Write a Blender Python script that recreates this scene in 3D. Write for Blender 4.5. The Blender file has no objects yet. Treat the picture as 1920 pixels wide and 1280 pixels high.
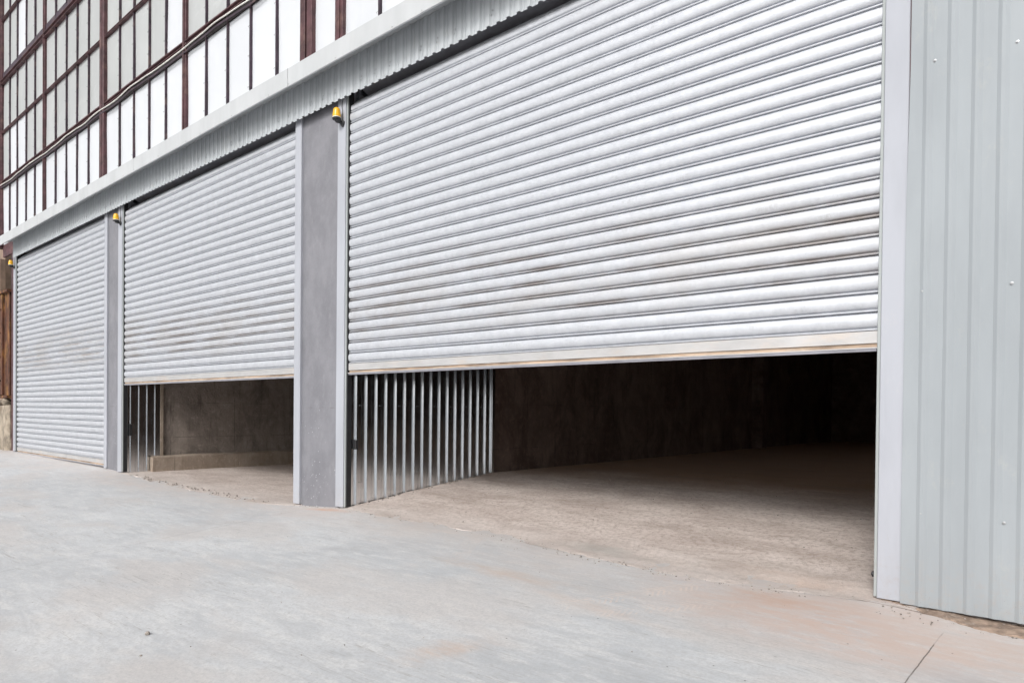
import bpy, math, random
from mathutils import Vector, Matrix, noise
random.seed(7)
S = bpy.context.scene
COL = S.collection
R = math.radians

# ------------------------------------------------------------------ materials
def newmat(name):
    m = bpy.data.materials.new(name); m.use_nodes = True
    nt = m.node_tree; nt.nodes.clear()
    out = nt.nodes.new('ShaderNodeOutputMaterial')
    b = nt.nodes.new('ShaderNodeBsdfPrincipled')
    nt.links.new(b.outputs[0], out.inputs[0])
    return m, nt, b

class N:
    """small node helper working on world positions"""
    def __init__(s, nt):
        s.nt = nt
        s.pos = nt.nodes.new('ShaderNodeNewGeometry').outputs['Position']
    def link(s, a, b): s.nt.links.new(a, b)
    def val(s, v, inp):
        if hasattr(v, 'node'): s.link(v, inp)
        else:
            if hasattr(inp.default_value, '__len__') and not hasattr(v, '__len__'):
                v = [v] * len(inp.default_value)
            if hasattr(inp.default_value, '__len__') and len(inp.default_value) == 4 and len(v) == 3:
                v = (*v, 1)
            inp.default_value = v
    def mapv(s, scale=(1, 1, 1), rot=(0, 0, 0), loc=(0, 0, 0), src=None):
        n = s.nt.nodes.new('ShaderNodeMapping')
        s.link(src or s.pos, n.inputs[0])
        n.inputs['Location'].default_value = loc; n.inputs['Rotation'].default_value = rot; n.inputs['Scale'].default_value = scale
        return n.outputs[0]
    def noise(s, scale, detail=4, rough=.55, st=(1, 1, 1), rot=(0, 0, 0), loc=(0, 0, 0), dist=0, src=None):
        n = s.nt.nodes.new('ShaderNodeTexNoise')
        s.link(s.mapv(st, rot, loc, src), n.inputs['Vector'])
        n.inputs['Scale'].default_value = scale; n.inputs['Detail'].default_value = detail
        n.inputs['Roughness'].default_value = rough; n.inputs['Distortion'].default_value = dist
        return n.outputs['Fac']
    def voro(s, scale, st=(1, 1, 1), feature='F1', rnd=1):
        n = s.nt.nodes.new('ShaderNodeTexVoronoi'); n.feature = feature
        s.link(s.mapv(st), n.inputs['Vector']); n.inputs['Scale'].default_value = scale
        n.inputs['Randomness'].default_value = rnd
        return n.outputs['Distance']
    def ramp(s, f, a, b, lo=0., hi=1.):
        n = s.nt.nodes.new('ShaderNodeMapRange'); n.interpolation_type = 'SMOOTHSTEP'
        s.val(f, n.inputs[0])
        n.inputs[1].default_value = a; n.inputs[2].default_value = b; n.inputs[3].default_value = lo; n.inputs[4].default_value = hi
        return n.outputs[0]
    def m(s, op, a, b=0.):
        n = s.nt.nodes.new('ShaderNodeMath'); n.operation = op
        s.val(a, n.inputs[0]); s.val(b, n.inputs[1]); return n.outputs[0]
    def mix(s, f, a, b):
        n = s.nt.nodes.new('ShaderNodeMix'); n.data_type = 'RGBA'
        s.val(f, n.inputs[0]); s.val(a, n.inputs[6]); s.val(b, n.inputs[7]); return n.outputs[2]
    def xyz(s):
        n = s.nt.nodes.new('ShaderNodeSeparateXYZ'); s.link(s.pos, n.inputs[0]); return n.outputs
    def ellipse(s, cx, cy, rx, ry, rot=0, soft=.45, warp=.5, wscale=3.):
        """soft spot lying on the ground, with a noisy outline"""
        v = s.nt.nodes.new('ShaderNodeVectorMath'); v.operation = 'SUBTRACT'
        s.link(s.pos, v.inputs[0]); v.inputs[1].default_value = (cx, cy, 0)
        mp = s.mapv((1 / rx, 1 / ry, 0), (0, 0, 0), src=s.rotz(v.outputs[0], -rot))
        l = s.nt.nodes.new('ShaderNodeVectorMath'); l.operation = 'LENGTH'; s.link(mp, l.inputs[0])
        d = s.m('ADD', l.outputs['Value'], s.m('MULTIPLY', s.m('SUBTRACT', s.noise(wscale, 6, .65, st=(1, 2.2, 1)), .5), warp * 2))
        return s.ramp(d, 1.0, 1.0 - soft * 1.6, 0, 1)
    def rotz(s, src, a):
        n = s.nt.nodes.new('ShaderNodeMapping'); s.link(src, n.inputs[0]); n.inputs['Rotation'].default_value = (0, 0, a); return n.outputs[0]
    def bump(s, h, strength, dist, bsdf):
        n = s.nt.nodes.new('ShaderNodeBump'); n.inputs['Strength'].default_value = strength; n.inputs['Distance'].default_value = dist
        s.link(h, n.inputs['Height']); s.link(n.outputs[0], bsdf.inputs['Normal'])

M = {}
def simple(name, col, rough=.5, metal=0., var=.12, scale=6., st=(1, 1, 1), spec=.5, bump=.0, dirt=None, dirt_amt=.5):
    m, nt, b = newmat(name); n = N(nt)
    f = n.noise(scale, 6, .6, st)
    dark = tuple(c * (1 - var * 2) for c in col); light = tuple(min(1, c * (1 + var)) for c in col)
    c = n.mix(n.ramp(f, .3, .7), dark, light)
    if dirt:
        g = n.ramp(n.noise(scale * .7, 8, .7, st, loc=(5, 3, 1)), .5, .72, 0, dirt_amt)
        c = n.mix(g, c, dirt)
    n.val(c, b.inputs['Base Color'])
    b.inputs['Metallic'].default_value = metal
    n.val(n.ramp(n.noise(scale * 3, 4), .3, .7, rough * .85, min(1, rough * 1.15)), b.inputs['Roughness'])
    b.inputs['Specular IOR Level'].default_value = spec
    if bump: n.bump(n.noise(scale * 8, 6, .7), bump, .01, b)
    M[name] = m
    return m

def mat_shutter():
    m, nt, b = newmat('galvanised_slats'); n = N(nt)
    # fine vertical handling smudges, random per slat, plus spangle
    z = n.xyz()[2]
    slat = n.m('FLOOR', n.m('DIVIDE', n.m('SUBTRACT', z, .5088), .115))
    w = nt.nodes.new('ShaderNodeTexWhiteNoise'); w.noise_dimensions = '1D'; n.link(slat, w.inputs['W'])
    sl = w.outputs['Value']
    streak = n.noise(3, 6, .7, (2.5, 1, 3))
    spang = n.noise(30, 3, .6)
    base = n.mix(n.ramp(streak, .35, .7), (.485, .502, .538), (.56, .578, .616))
    base = n.mix(n.m('MULTIPLY', sl, .35), base, (.48, .498, .532))
    base = n.mix(n.ramp(spang, .35, .75, 0, .25), base, (.66, .675, .70))
    # scuffs
    sc = n.m('MULTIPLY', n.ramp(n.noise(2.1, 8, .75, (1.3, 1, 6)), .54, .66, 0, .5), n.ramp(n.noise(26, 6, .8, (3, 1, 1)), .45, .62))
    base = n.mix(sc, base, (.36, .36, .36))
    # brown dust in a band of slats, collecting over the interlock
    band = n.m('MULTIPLY', n.ramp(z, .62, .95, 0, 1), n.ramp(z, 1.75, 1.15, 0, 1))
    fr = n.m('FRACT', n.m('DIVIDE', n.m('SUBTRACT', z, .5088), .115))
    low = n.ramp(fr, .42, .12, 0, 1)
    bd = n.m('MULTIPLY', n.m('MULTIPLY', band, low), n.ramp(n.noise(1.2, 6, .7, (1, 1, 3)), .38, .66, 0, .7))
    base = n.mix(bd, base, (.20, .15, .12))
    gen = n.m('MULTIPLY', band, n.ramp(n.noise(.9, 5, .65, (1, 1, 2.5), loc=(3, 0, 0)), .4, .7, 0, .35))
    base = n.mix(gen, base, (.42, .39, .36))
    sp = n.m('MULTIPLY', n.ramp(n.voro(45, (1, 1, 1.6)), .10, .05), n.ramp(n.noise(2.5, 4), .52, .6))
    base = n.mix(n.m('MULTIPLY', sp, .45), base, (.15, .13, .12))
    n.val(base, b.inputs['Base Color'])
    b.inputs['Metallic'].default_value = .38
    n.val(n.ramp(n.noise(12, 5, .7, (3, 1, 1)), .3, .7, .44, .58), b.inputs['Roughness']); b.inputs['Specular IOR Level'].default_value = .3
    n.bump(n.noise(3, 3, .5, (.5, 1, 6)), .25, .004, b)
    M['slats'] = m

def mat_plaster():
    m, nt, b = newmat('grey_plaster'); n = N(nt)
    z = n.xyz()[2]
    c = n.mix(n.ramp(n.noise(2.6, 8, .68, (1.2, 1, .8)), .32, .7), (.160, .160, .178), (.208, .208, .228))
    c = n.mix(n.ramp(n.noise(5, 8, .75, (1.6, 1, .8), loc=(2, 0, 4)), .5, .75, 0, .35), c, (.30, .30, .315))
    sp = n.m('MULTIPLY', n.ramp(n.voro(26, (1, 1, .8)), .17, .08), n.ramp(n.noise(3, 3), .5, .58))
    sp = n.m('MULTIPLY', sp, n.ramp(z, .6, -.6))
    c = n.mix(n.m('MULTIPLY', sp, .75), c, (.66, .66, .68))
    cr = n.m('MULTIPLY', n.ramp(n.m('ABSOLUTE', n.m('ADD', n.m('SUBTRACT', z, .02), n.m('MULTIPLY', n.m('SUBTRACT', n.noise(9, 4), .5), .03))), .006, .002), n.ramp(n.noise(5, 3), .45, .55))
    c = n.mix(n.m('MULTIPLY', cr, .7), c, (.12, .11, .12))
    n.val(c, b.inputs['Base Color']); b.inputs['Roughness'].default_value = .62
    n.bump(n.m('ADD', n.noise(9, 7, .7), n.m('MULTIPLY', n.noise(60, 4), .3)), .5, .012, b)
    M['plaster'] = m

def mat_yard():
    m, nt, b = newmat('yard_concrete'); n = N(nt)
    c = n.mix(n.ramp(n.noise(.55, 8, .62, (1, 1.6, 1), (0, 0, R(20)), dist=.5), .32, .7), (.448, .465, .485), (.552, .564, .578))
    c = n.mix(n.ramp(n.noise(1.6, 9, .72, (1, 3.2, 1), (0, 0, R(-24)), dist=.8), .44, .64, 0, .6), c, (.385, .40, .42))
    c = n.mix(n.ramp(n.noise(3.5, 9, .75, (1, 4, 1), (0, 0, R(-12)), (4, 1, 0)), .46, .64, 0, .6), c, (.62, .62, .615))
    c = n.mix(n.ramp(n.noise(.7, 6, .6, (1, 2, 1), (0, 0, R(10)), (9, 2, 0)), .46, .62, 0, .55), c, (.51, .475, .455))
    c = n.mix(n.ramp(n.noise(16, 8, .8, (1, 2, 1)), .48, .64, 0, .5), c, (.40, .405, .41))
    c = n.mix(n.ramp(n.noise(60, 5, .75), .45, .6, 0, .4), c, (.37, .37, .375))
    for (a_, k_, l_) in ((R(15), 2.2, 0), (R(-35), 1.7, 5), (R(55), 2.0, 8), (R(-70), 1.4, 11)):
        sc = n.noise(k_, 3, .5, (.6, 14, 1), (0, 0, a_), (l_, l_, 0), dist=.4)
        c = n.mix(n.m('MULTIPLY', n.ramp(n.m('ABSOLUTE', n.m('SUBTRACT', sc, .6)), .010, .002), n.ramp(n.noise(1.1, 4, .6, loc=(l_, 3, 0)), .5, .6, 0, .8)), c, (.33, .32, .315))
    # reddish dust trodden out of the bays
    X, Y, Z = n.xyz()
    # overall dusting that thickens towards the building
    dz = n.m('MULTIPLY', n.ramp(n.m('ADD', Y, n.m('MULTIPLY', n.m('SUBTRACT', n.noise(1.2, 7, .7, (1, 2, 1)), .5), 1.4)), -1.2, .1), n.ramp(n.noise(2.5, 8, .75, (1, 2.5, 1)), .3, .65, .3, 1))
    c = n.mix(n.m('MULTIPLY', dz, .62), c, (.53, .465, .43))
    def spot(c, e, col, k):
        f = n.m('MULTIPLY', e, n.ramp(n.noise(5, 9, .78, (1.0, 3, 1), (0, 0, R(-15))), .36, .60, .25, 1))
        return n.mix(n.m('MULTIPLY', f, k), c, col)
    c = spot(c, n.ellipse(-1.1, -.62, 1.4, .72, R(-8), .55, .5, 1.6), (.50, .385, .335), .95)
    c = spot(c, n.ellipse(-1.35, -.42, .55, .2, R(-6), .6, .5, 2), (.45, .30, .23), .45)
    c = spot(c, n.ellipse(-.4, -.55, .9, .75, R(0), .6, .4, 2), (.49, .395, .35), .75)
    c = spot(c, n.ellipse(-.35, -1.05, .35, .3, 0, .6, .6, 3), (.36, .35, .36), .6)
    c = spot(c, n.ellipse(-3.1, -.95, .9, .15, R(-3), .6, .6, 2), (.46, .385, .34), .8)
    c = spot(c, n.ellipse(-2.2, -1.2, .9, .12, R(-10), .7, .6, 2), (.49, .40, .35), .5)
    c = spot(c, n.ellipse(-2.42, -2.2, .18, .33, R(-20), .6, .7, 5), (.50, .38, .31), .6)
    c = spot(c, n.ellipse(-6.4, -.16, .55, .10, 0, .6, .4, 3), (.55, .29, .17), .75)
    c = spot(c, n.ellipse(-11, -.45, 2.2, .35, R(3), .8, .5, 2), (.49, .43, .40), .6)
    c = spot(c, n.ellipse(-3.4, -.12, 3.2, .28, R(0), .9, .5, 2.5), (.50, .45, .42), .6)
    c = spot(c, n.ellipse(-4.6, -1.1, .5, .16, R(25), .7, .6, 3), (.34, .34, .35), .45)
    # tyre tread print: short bars inside two soft tracks
    def tread(cx, cy, L, W, a, k, c):
        v = nt.nodes.new('ShaderNodeVectorMath'); v.operation = 'SUBTRACT'; n.link(n.pos, v.inputs[0]); v.inputs[1].default_value = (cx, cy, 0)
        rv = n.rotz(v.outputs[0], -a)
        s_ = nt.nodes.new('ShaderNodeSeparateXYZ'); n.link(rv, s_.inputs[0])
        ax = n.m('ABSOLUTE', s_.outputs[0]); ay = n.m('ABSOLUTE', s_.outputs[1])
        ph = n.m('ADD', n.m('MULTIPLY', s_.outputs[0], 150), n.m('MULTIPLY', ay, 120))
        bars = n.ramp(n.m('SINE', ph), .0, .5)
        inb = n.m('MULTIPLY', n.ramp(ax, L, L * .6), n.ramp(ay, W, W * .85))
        brk = n.ramp(n.noise(7, 5, .7), .42, .6)
        return n.mix(n.m('MULTIPLY', n.m('MULTIPLY', n.m('MULTIPLY', bars, inb), brk), k), c, (.58, .50, .45))
    c = tread(-2.12, -.85, .62, .085, R(62), .75, c)
    c = tread(-1.85, -.95, .50, .085, R(50), .6, c)
    c = tread(-3.8, -.65, .55, .08, R(-58), .5, c)
    # scattered specks
    sp = n.m('MULTIPLY', n.ramp(n.voro(9), .06, .03), n.ramp(n.noise(2, 3), .45, .5))
    c = n.mix(n.m('MULTIPLY', sp, .8), c, (.10, .09, .08))
    # saw-cut joints
    def joint(x0, y0, x1, y1, w, k, c, lo=None):
        dx, dy = x1 - x0, y1 - y0; L = math.hypot(dx, dy)
        d = n.m('ADD', n.m('MULTIPLY', n.m('SUBTRACT', X, x0), dy / L), n.m('MULTIPLY', n.m('SUBTRACT', Y, y0), -dx / L))
        d = n.m('ADD', d, n.m('MULTIPLY', n.m('SUBTRACT', n.noise(3, 5, .7), .5), .015))
        f = n.ramp(n.m('ABSOLUTE', d), w, w * .3)
        f = n.m('MULTIPLY', f, n.ramp(n.noise(3.3, 5, .7), .38, .55, .25, 1))
        if lo is not None: f = n.m('MULTIPLY', f, n.ramp(Y, lo, lo - .08))
        return n.mix(n.m('MULTIPLY', f, k), c, (.12, .10, .09))
    c = joint(-6.52, -3.09, -6.80, 0, .009, .5, c)
    c = joint(-.55, -.35, -.58, -1.25, .0045, .95, c, -.36)
    c = joint(-13.1, -3.0, -13.1, 0, .008, .35, c)
    n.val(c, b.inputs['Base Color'])
    n.val(n.ramp(n.noise(2, 6, .6), .3, .7, .55, .8), b.inputs['Roughness'])
    b.inputs['Specular IOR Level'].default_value = .35
    n.bump(n.m('ADD', n.noise(14, 8, .7), n.m('MULTIPLY', n.noise(90, 4, .7), .4)), .28, .01, b)
    M['yard'] = m

def mat_dirt():
    m, nt, b = newmat('trodden_dirt'); n = N(nt)
    X, Y, Z = n.xyz()
    c = n.mix(n.ramp(n.noise(1.3, 8, .7, (1, 2, 1), dist=.5), .36, .62), (.475, .40, .365), (.63, .555, .515))
    c = n.mix(n.ramp(n.noise(5, 8, .75, (1, 2.5, 1)), .45, .75, 0, .6), c, (.55, .49, .45))
    c = n.mix(n.ramp(n.noise(24, 7, .8), .45, .62, 0, .6), c, (.27, .22, .19))
    c = n.mix(n.m('MULTIPLY', n.ellipse(-2.85, -.03, .55, .15, R(-8), .6, .7, 4), .8), c, (.26, .26, .24))
    c = n.mix(n.m('MULTIPLY', n.ellipse(-1.4, .0, .6, .22, R(-5), .7, .6, 4), .5), c, (.50, .33, .24))
    # pale scratches
    for (a, k, l) in ((R(8), 7, 0), (R(-28), 6, 4), (R(38), 5, 9)):
        sc = n.noise(k, 3, .5, (.7, 22, 1), (0, 0, a), (l, l, 0), dist=.3)
        c = n.mix(n.m('MULTIPLY', n.ramp(n.m('ABSOLUTE', n.m('SUBTRACT', sc, .62)), .012, .003), n.ramp(n.noise(1.7, 4, .6, loc=(l, 3, 0)), .52, .6, 0, .55)), c, (.66, .62, .58))
    st = n.ramp(n.voro(17), .075, .035)
    c = n.mix(n.m('MULTIPLY', st, n.ramp(n.noise(2.4, 3), .48, .56, 0, .85)), c, (.13, .10, .085))
    c = n.mix(n.m('MULTIPLY', n.ramp(n.m('ADD', Y, n.m('MULTIPLY', n.m('SUBTRACT', n.noise(3, 6, .7), .5), .5)), .55, -.25), n.ramp(n.noise(6, 7, .75), .3, .6, .2, .75)), c, (.50, .455, .43))
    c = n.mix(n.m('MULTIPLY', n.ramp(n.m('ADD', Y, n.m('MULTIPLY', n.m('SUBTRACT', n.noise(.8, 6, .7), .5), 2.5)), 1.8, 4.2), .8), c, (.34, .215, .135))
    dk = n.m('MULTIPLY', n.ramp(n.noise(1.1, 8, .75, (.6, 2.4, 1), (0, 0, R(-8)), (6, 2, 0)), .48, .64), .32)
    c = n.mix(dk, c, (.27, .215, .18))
    n.val(c, b.inputs['Base Color']); b.inputs['Roughness'].default_value = .95; b.inputs['Specular IOR Level'].default_value = .2
    n.bump(n.m('ADD', n.noise(20, 8, .75), n.m('MULTIPLY', n.noise(110, 4, .7), .5)), .7, .012, b)
    M['dirt'] = m

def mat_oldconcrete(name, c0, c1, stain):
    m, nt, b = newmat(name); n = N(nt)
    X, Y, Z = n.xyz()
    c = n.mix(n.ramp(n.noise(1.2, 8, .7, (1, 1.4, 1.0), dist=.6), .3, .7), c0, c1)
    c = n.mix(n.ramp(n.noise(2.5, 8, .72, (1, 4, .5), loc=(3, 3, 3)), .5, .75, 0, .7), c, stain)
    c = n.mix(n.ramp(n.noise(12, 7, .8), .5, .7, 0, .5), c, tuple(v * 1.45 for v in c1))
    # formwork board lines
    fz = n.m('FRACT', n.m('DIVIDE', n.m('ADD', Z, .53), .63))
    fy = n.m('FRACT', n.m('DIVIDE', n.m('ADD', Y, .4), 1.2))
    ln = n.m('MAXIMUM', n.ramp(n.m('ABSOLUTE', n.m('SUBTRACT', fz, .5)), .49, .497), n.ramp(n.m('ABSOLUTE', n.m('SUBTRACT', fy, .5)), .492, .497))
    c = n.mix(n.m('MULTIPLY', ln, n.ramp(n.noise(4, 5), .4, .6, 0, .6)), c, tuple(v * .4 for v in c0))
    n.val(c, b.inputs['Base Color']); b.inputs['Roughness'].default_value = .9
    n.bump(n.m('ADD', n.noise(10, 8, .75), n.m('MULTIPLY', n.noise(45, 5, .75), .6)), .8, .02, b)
    M[name] = m

def mat_sheet(name, col, rough, warm=(.5, .5, .46), grime_z=None):
    """painted corrugated steel"""
    m, nt, b = newmat(name); n = N(nt)
    X, Y, Z = n.xyz()
    c = n.mix(n.ramp(n.noise(1.5, 6, .6, (2, 2, .5)), .3, .7), tuple(v * .93 for v in col), tuple(min(1, v * 1.05) for v in col))
    c = n.mix(n.m('MULTIPLY', n.ramp(n.noise(5, 8, .78, (1, 1, .6), loc=(1, 2, 3)), .56, .72), .25), c, warm)
    if grime_z is not None:
        g = n.m('MULTIPLY', n.ramp(Z, grime_z + .45, grime_z + .02), n.ramp(n.noise(22, 8, .8), .45, .7))
        c = n.mix(n.m('MULTIPLY', g, .4), c, (.34, .29, .25))
        sp = n.m('MULTIPLY', n.ramp(n.voro(60), .16, .08), n.ramp(n.noise(5, 4), .5, .58))
        c = n.mix(n.m('MULTIPLY', n.m('MULTIPLY', sp, n.ramp(Z, grime_z + .35, grime_z)), .6), c, (.22, .18, .16))
    sc = n.m('MULTIPLY', n.ramp(n.noise(38, 4, .6, (1, 1, .25)), .66, .72), n.ramp(n.noise(2, 3), .55, .62))
    c = n.mix(n.m('MULTIPLY', sc, .35), c, (.35, .35, .36))
    n.val(c, b.inputs['Base Color']); 
    n.val(n.ramp(n.noise(4, 5), .3, .7, rough * 1.1, rough * 1.4), b.inputs['Roughness'])
    b.inputs['Specular IOR Level'].default_value = .22
    n.bump(n.noise(1.6, 2, .5, (1, 1, .6)), .12, .02, b)
    M[name] = m

def mat_pane(name, col, rough, var, stripe):
    m, nt, b = newmat(name); n = N(nt)
    X, Y, Z = n.xyz()
    c = n.mix(n.ramp(n.noise(.9, 5, .6, (1, 1, .6), dist=1.5), .35, .7), tuple(v * (1 - var) for v in col), col)
    c = n.mix(n.ramp(n.noise(2.2, 4, .5, (1, 1, 1.6), (0, R(38), 0), dist=2.2), .62, .66, 0, .22 if var > .05 else .05), c, tuple(min(1, v * 1.25) for v in col))  # pale diagonal streaks put a painted sheen into the pane colour
    oi = nt.nodes.new('ShaderNodeObjectInfo')
    c = n.mix(n.ramp(oi.outputs['Random'], 0, 1, 0, .35 if var > .05 else .3), c, tuple(v * .80 for v in col))
    c = n.mix(n.m('MULTIPLY', n.ramp(n.noise(1.6, 7, .75, (1, 1, .5), loc=(7, 1, 2)), .5, .7), .35), c, tuple(v * .82 for v in col))
    n.val(c, b.inputs['Base Color'])
    b.inputs['Roughness'].default_value = rough
    h = n.m('SINE', n.m('MULTIPLY', X, 2 * math.pi / stripe))
    n.bump(n.m('ADD', n.m('MULTIPLY', h, .3), n.noise(1.1, 3, .5)), .12, .02, b)
    M[name] = m

mat_shutter(); mat_plaster(); mat_yard(); mat_dirt()
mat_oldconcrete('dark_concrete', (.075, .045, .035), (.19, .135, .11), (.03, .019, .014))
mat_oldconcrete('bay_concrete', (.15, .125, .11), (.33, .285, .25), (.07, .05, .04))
mat_oldconcrete('pale_concrete', (.27, .215, .17), (.40, .33, .27), (.20, .145, .10))
mat_sheet('wall_sheet', (.300, .325, .345), .42, (.42, .41, .37), -1.11)
mat_sheet('strip_sheet', (.43, .455, .475), .45, (.5, .47, .42))
mat_sheet('flashing', (.455, .470, .482), .42, (.55, .55, .53))
mat_sheet('casing', (.372, .386, .425), .42, (.5, .48, .47), -1.11)
mat_sheet('casing_edge', (0.340, 0.365, 0.365), .4, (.5, .48, .42), -1.11)
mat_pane('white_pane', (.60, .62, .65), .45, .03, .02)
mat_pane('grey_pane', (.44, .455, .455), .42, .10, .018)
simple('galvanised', (.74, .765, .79), .17, 1.0, .04, 3, (1, 1, .3))
simple('rail_white', (.48, .475, .475), .4, .25, .06, 3, (1, 1, 3), dirt=(.58, .48, .40), dirt_amt=.5)
simple('rail_dust', (.42, .31, .23), .8, 0, .25, 3, (1, 1, 6), dirt=(.62, .52, .42), dirt_amt=.7)
simple('rail_grey', (.34, .34, .38), .5, .3, .1, 4)
simple('maroon_steel', (.085, .035, .040), .55, .1, .25, 5, (1, 1, 1), bump=.2, dirt=(.16, .09, .075), dirt_amt=.7)
simple('dark_steel', (.050, .030, .045), .5, .1, .25, 7, dirt=(.15, .10, .09), dirt_amt=.8)
simple('rust_steel', (.10, .038, .020), .75, .1, .35, 4, (2, 2, .6), bump=.4, dirt=(.40, .20, .05), dirt_amt=.75)
simple('void_black', (.02, .015, .015), .8)
simple('gap_black', (.018, .018, .02), .6)  # black that paints the shadow gap beside the guides
simple('black_plastic', (.02, .02, .022), .45)
simple('amber_lens', (.84, .44, .03), .22, 0, .10, 20)
M['amber_lens'].node_tree.nodes['Principled BSDF'].inputs['Subsurface Weight'].default_value = .0
simple('screw_zinc', (.40, .41, .42), .4, .6, .05)
simple('cable_white', (.80, .79, .74), .5, 0, .1, 9)
simple('stone_grey', (.30, .27, .24), .9, 0, .25, 30, bump=.4)
simple('soil', (.36, .265, .205), .95, 0, .22, 14, bump=1.0, dirt=(.50, .41, .35), dirt_amt=.8)
simple('bounce_white', (.72, .68, .62), .9, 0, .08, 2)  # made-up pale finish on unseen surfaces, bounces daylight on to the floor
simple('factory_wall', (.28, .20, .15), .9, 0, .2, 2, bump=.4)
simple('stone_block', (.33, .28, .22), .95, 0, .25, 6, (1, 1, .6), bump=1.0, dirt=(.15, .10, .06), dirt_amt=.9)

# ------------------------------------------------------------------ mesh helpers
class MB:
    def __init__(s): s.v = []; s.f = []
    def quadgrid(s, rows):
        """rows: list of equally long point lists"""
        b = len(s.v); n = len(rows[0])
        for r in rows: s.v += [tuple(p) for p in r]
        for i in range(len(rows) - 1):
            for j in range(n - 1):
                a = b + i * n + j
                s.f.append((a, a + 1, a + n + 1, a + n))
        return s
    def box(s, x0, x1, y0, y1, z0, z1, bev=0.):
        if x0 > x1: x0, x1 = x1, x0
        if bev <= 0:
            b = len(s.v)
            s.v += [(x, y, z) for x in (x0, x1) for y in (y0, y1) for z in (z0, z1)]
            for q in ((0, 1, 3, 2), (4, 6, 7, 5), (0, 4, 5, 1), (2, 3, 7, 6), (0, 2, 6, 4), (1, 5, 7, 3)):
                s.f.append(tuple(b + i for i in q))
        else:
            e = min(bev, abs(x1 - x0) * .3, abs(y1 - y0) * .3)
            prof = [(x0 + e, y0), (x1 - e, y0), (x1, y0 + e), (x1, y1 - e), (x1 - e, y1), (x0 + e, y1), (x0, y1 - e), (x0, y0 + e)]
            s.extrude_z(prof, z0, z1)
        return s
    def extrude_z(s, prof, z0, z1):
        b = len(s.v); n = len(prof)
        s.v += [(x, y, z0) for x, y in prof] + [(x, y, z1) for x, y in prof]
        for i in range(n):
            j = (i + 1) % n; s.f.append((b + i, b + j, b + n + j, b + n + i))
        s.f.append(tuple(b + i for i in reversed(range(n)))); s.f.append(tuple(b + n + i for i in range(n)))
    def extrude_x(s, prof, x0, x1, segs=1, wob=0., seed=0, close=True):
        """prof of (y,z), closed outline, swept along x"""
        b = len(s.v); n = len(prof)
        for k in range(segs + 1):
            x = x0 + (x1 - x0) * k / segs
            w = wob * (noise.noise((x * .9, seed * 3.1, 0)))
            wz = wob * .6 * (noise.noise((x * .7, seed * 3.1, 7.)))
            s.v += [(x, y + w, z + wz) for y, z in prof]
        for k in range(segs):
            for i in range(n):
                j = (i + 1) % n
                if not close and j == 0: continue
                s.f.append((b + k * n + i, b + (k + 1) * n + i, b + (k + 1) * n + j, b + k * n + j))
        if close:
            s.f.append(tuple(b + i for i in range(n))); s.f.append(tuple(b + segs * n + i for i in reversed(range(n))))
        return s
    def lathe(s, c, axis, prof, n=20):
        """prof of (radius, height) along axis from c"""
        a = Vector(axis).normalized(); u = a.orthogonal().normalized(); w = a.cross(u)
        b = len(s.v)
        for r, h in prof:
            for k in range(n):
                t = 2 * math.pi * k / n
                s.v.append(tuple(Vector(c) + a * h + (u * math.cos(t) + w * math.sin(t)) * r))
        for i in range(len(prof) - 1):
            for k in range(n):
                l = (k + 1) % n
                s.f.append((b + i * n + k, b + i * n + l, b + (i + 1) * n + l, b + (i + 1) * n + k))
        s.f.append(tuple(b + k for k in reversed(range(n)))); s.f.append(tuple(b + (len(prof) - 1) * n + k for k in range(n)))
        return s
    def tube(s, pts, r, n=8):
        b = len(s.v); m = len(pts); pts = [Vector(p) for p in pts]
        for i, p in enumerate(pts):
            d = (pts[min(i + 1, m - 1)] - pts[max(i - 1, 0)]).normalized()
            u = d.cross(Vector((0, 0, 1))); u = u.normalized() if u.length > 1e-4 else Vector((1, 0, 0)); w = d.cross(u)
            for k in range(n):
                t = 2 * math.pi * k / n; s.v.append(tuple(p + (u * math.cos(t) + w * math.sin(t)) * r))
        for i in range(m - 1):
            for k in range(n):
                l = (k + 1) % n; s.f.append((b + i * n + k, b + i * n + l, b + (i + 1) * n + l, b + (i + 1) * n + k))
        s.f.append(tuple(b + k for k in reversed(range(n)))); s.f.append(tuple(b + (m - 1) * n + k for k in range(n)))
        return s
    def stone(s, c, r, seed, flat=.6):
        b = len(s.v); n1, n2 = 5, 8
        s.v.append((c[0], c[1], c[2] - r * flat))
        for i in range(1, n1):
            ph = -math.pi / 2 + math.pi * i / n1
            for k in range(n2):
                t = 2 * math.pi * k / n2
                d = Vector((math.cos(ph) * math.cos(t), math.cos(ph) * math.sin(t), math.sin(ph)))
                q = r * (1 + .5 * noise.noise(d * 1.4 + Vector((seed * 7.3, 0, 0))))
                s.v.append((c[0] + d.x * q, c[1] + d.y * q * .8, c[2] + d.z * q * flat))
        s.v.append((c[0], c[1], c[2] + r * flat)); top = len(s.v) - 1
        for k in range(n2):
            l = (k + 1) % n2
            s.f.append((b, b + 1 + l, b + 1 + k)); s.f.append((top, top - n2 + k, top - n2 + l))
            for i in range(n1 - 2):
                o = b + 1 + i * n2; s.f.append((o + k, o + l, o + n2 + l, o + n2 + k))
        return s
    def build(s, name, mat, parent=None, smooth=None, origin=None):
        """one mesh object; coordinates are given in world space"""
        me = bpy.data.meshes.new(name)
        base = Vector(origin) if origin is not None else (parent_base(parent) if parent else Vector((0, 0, 0)))
        me.from_pydata([tuple(Vector(v) - base) for v in s.v], [], s.f); me.update()
        me.materials.append(M[mat])
        if smooth is not None:
            me.shade_smooth(); me.set_sharp_from_angle(angle=R(smooth))
        o = bpy.data.objects.new(name, me); COL.objects.link(o)
        if parent: o.parent = parent
        elif origin is not None: o.location = base
        return o
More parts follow.
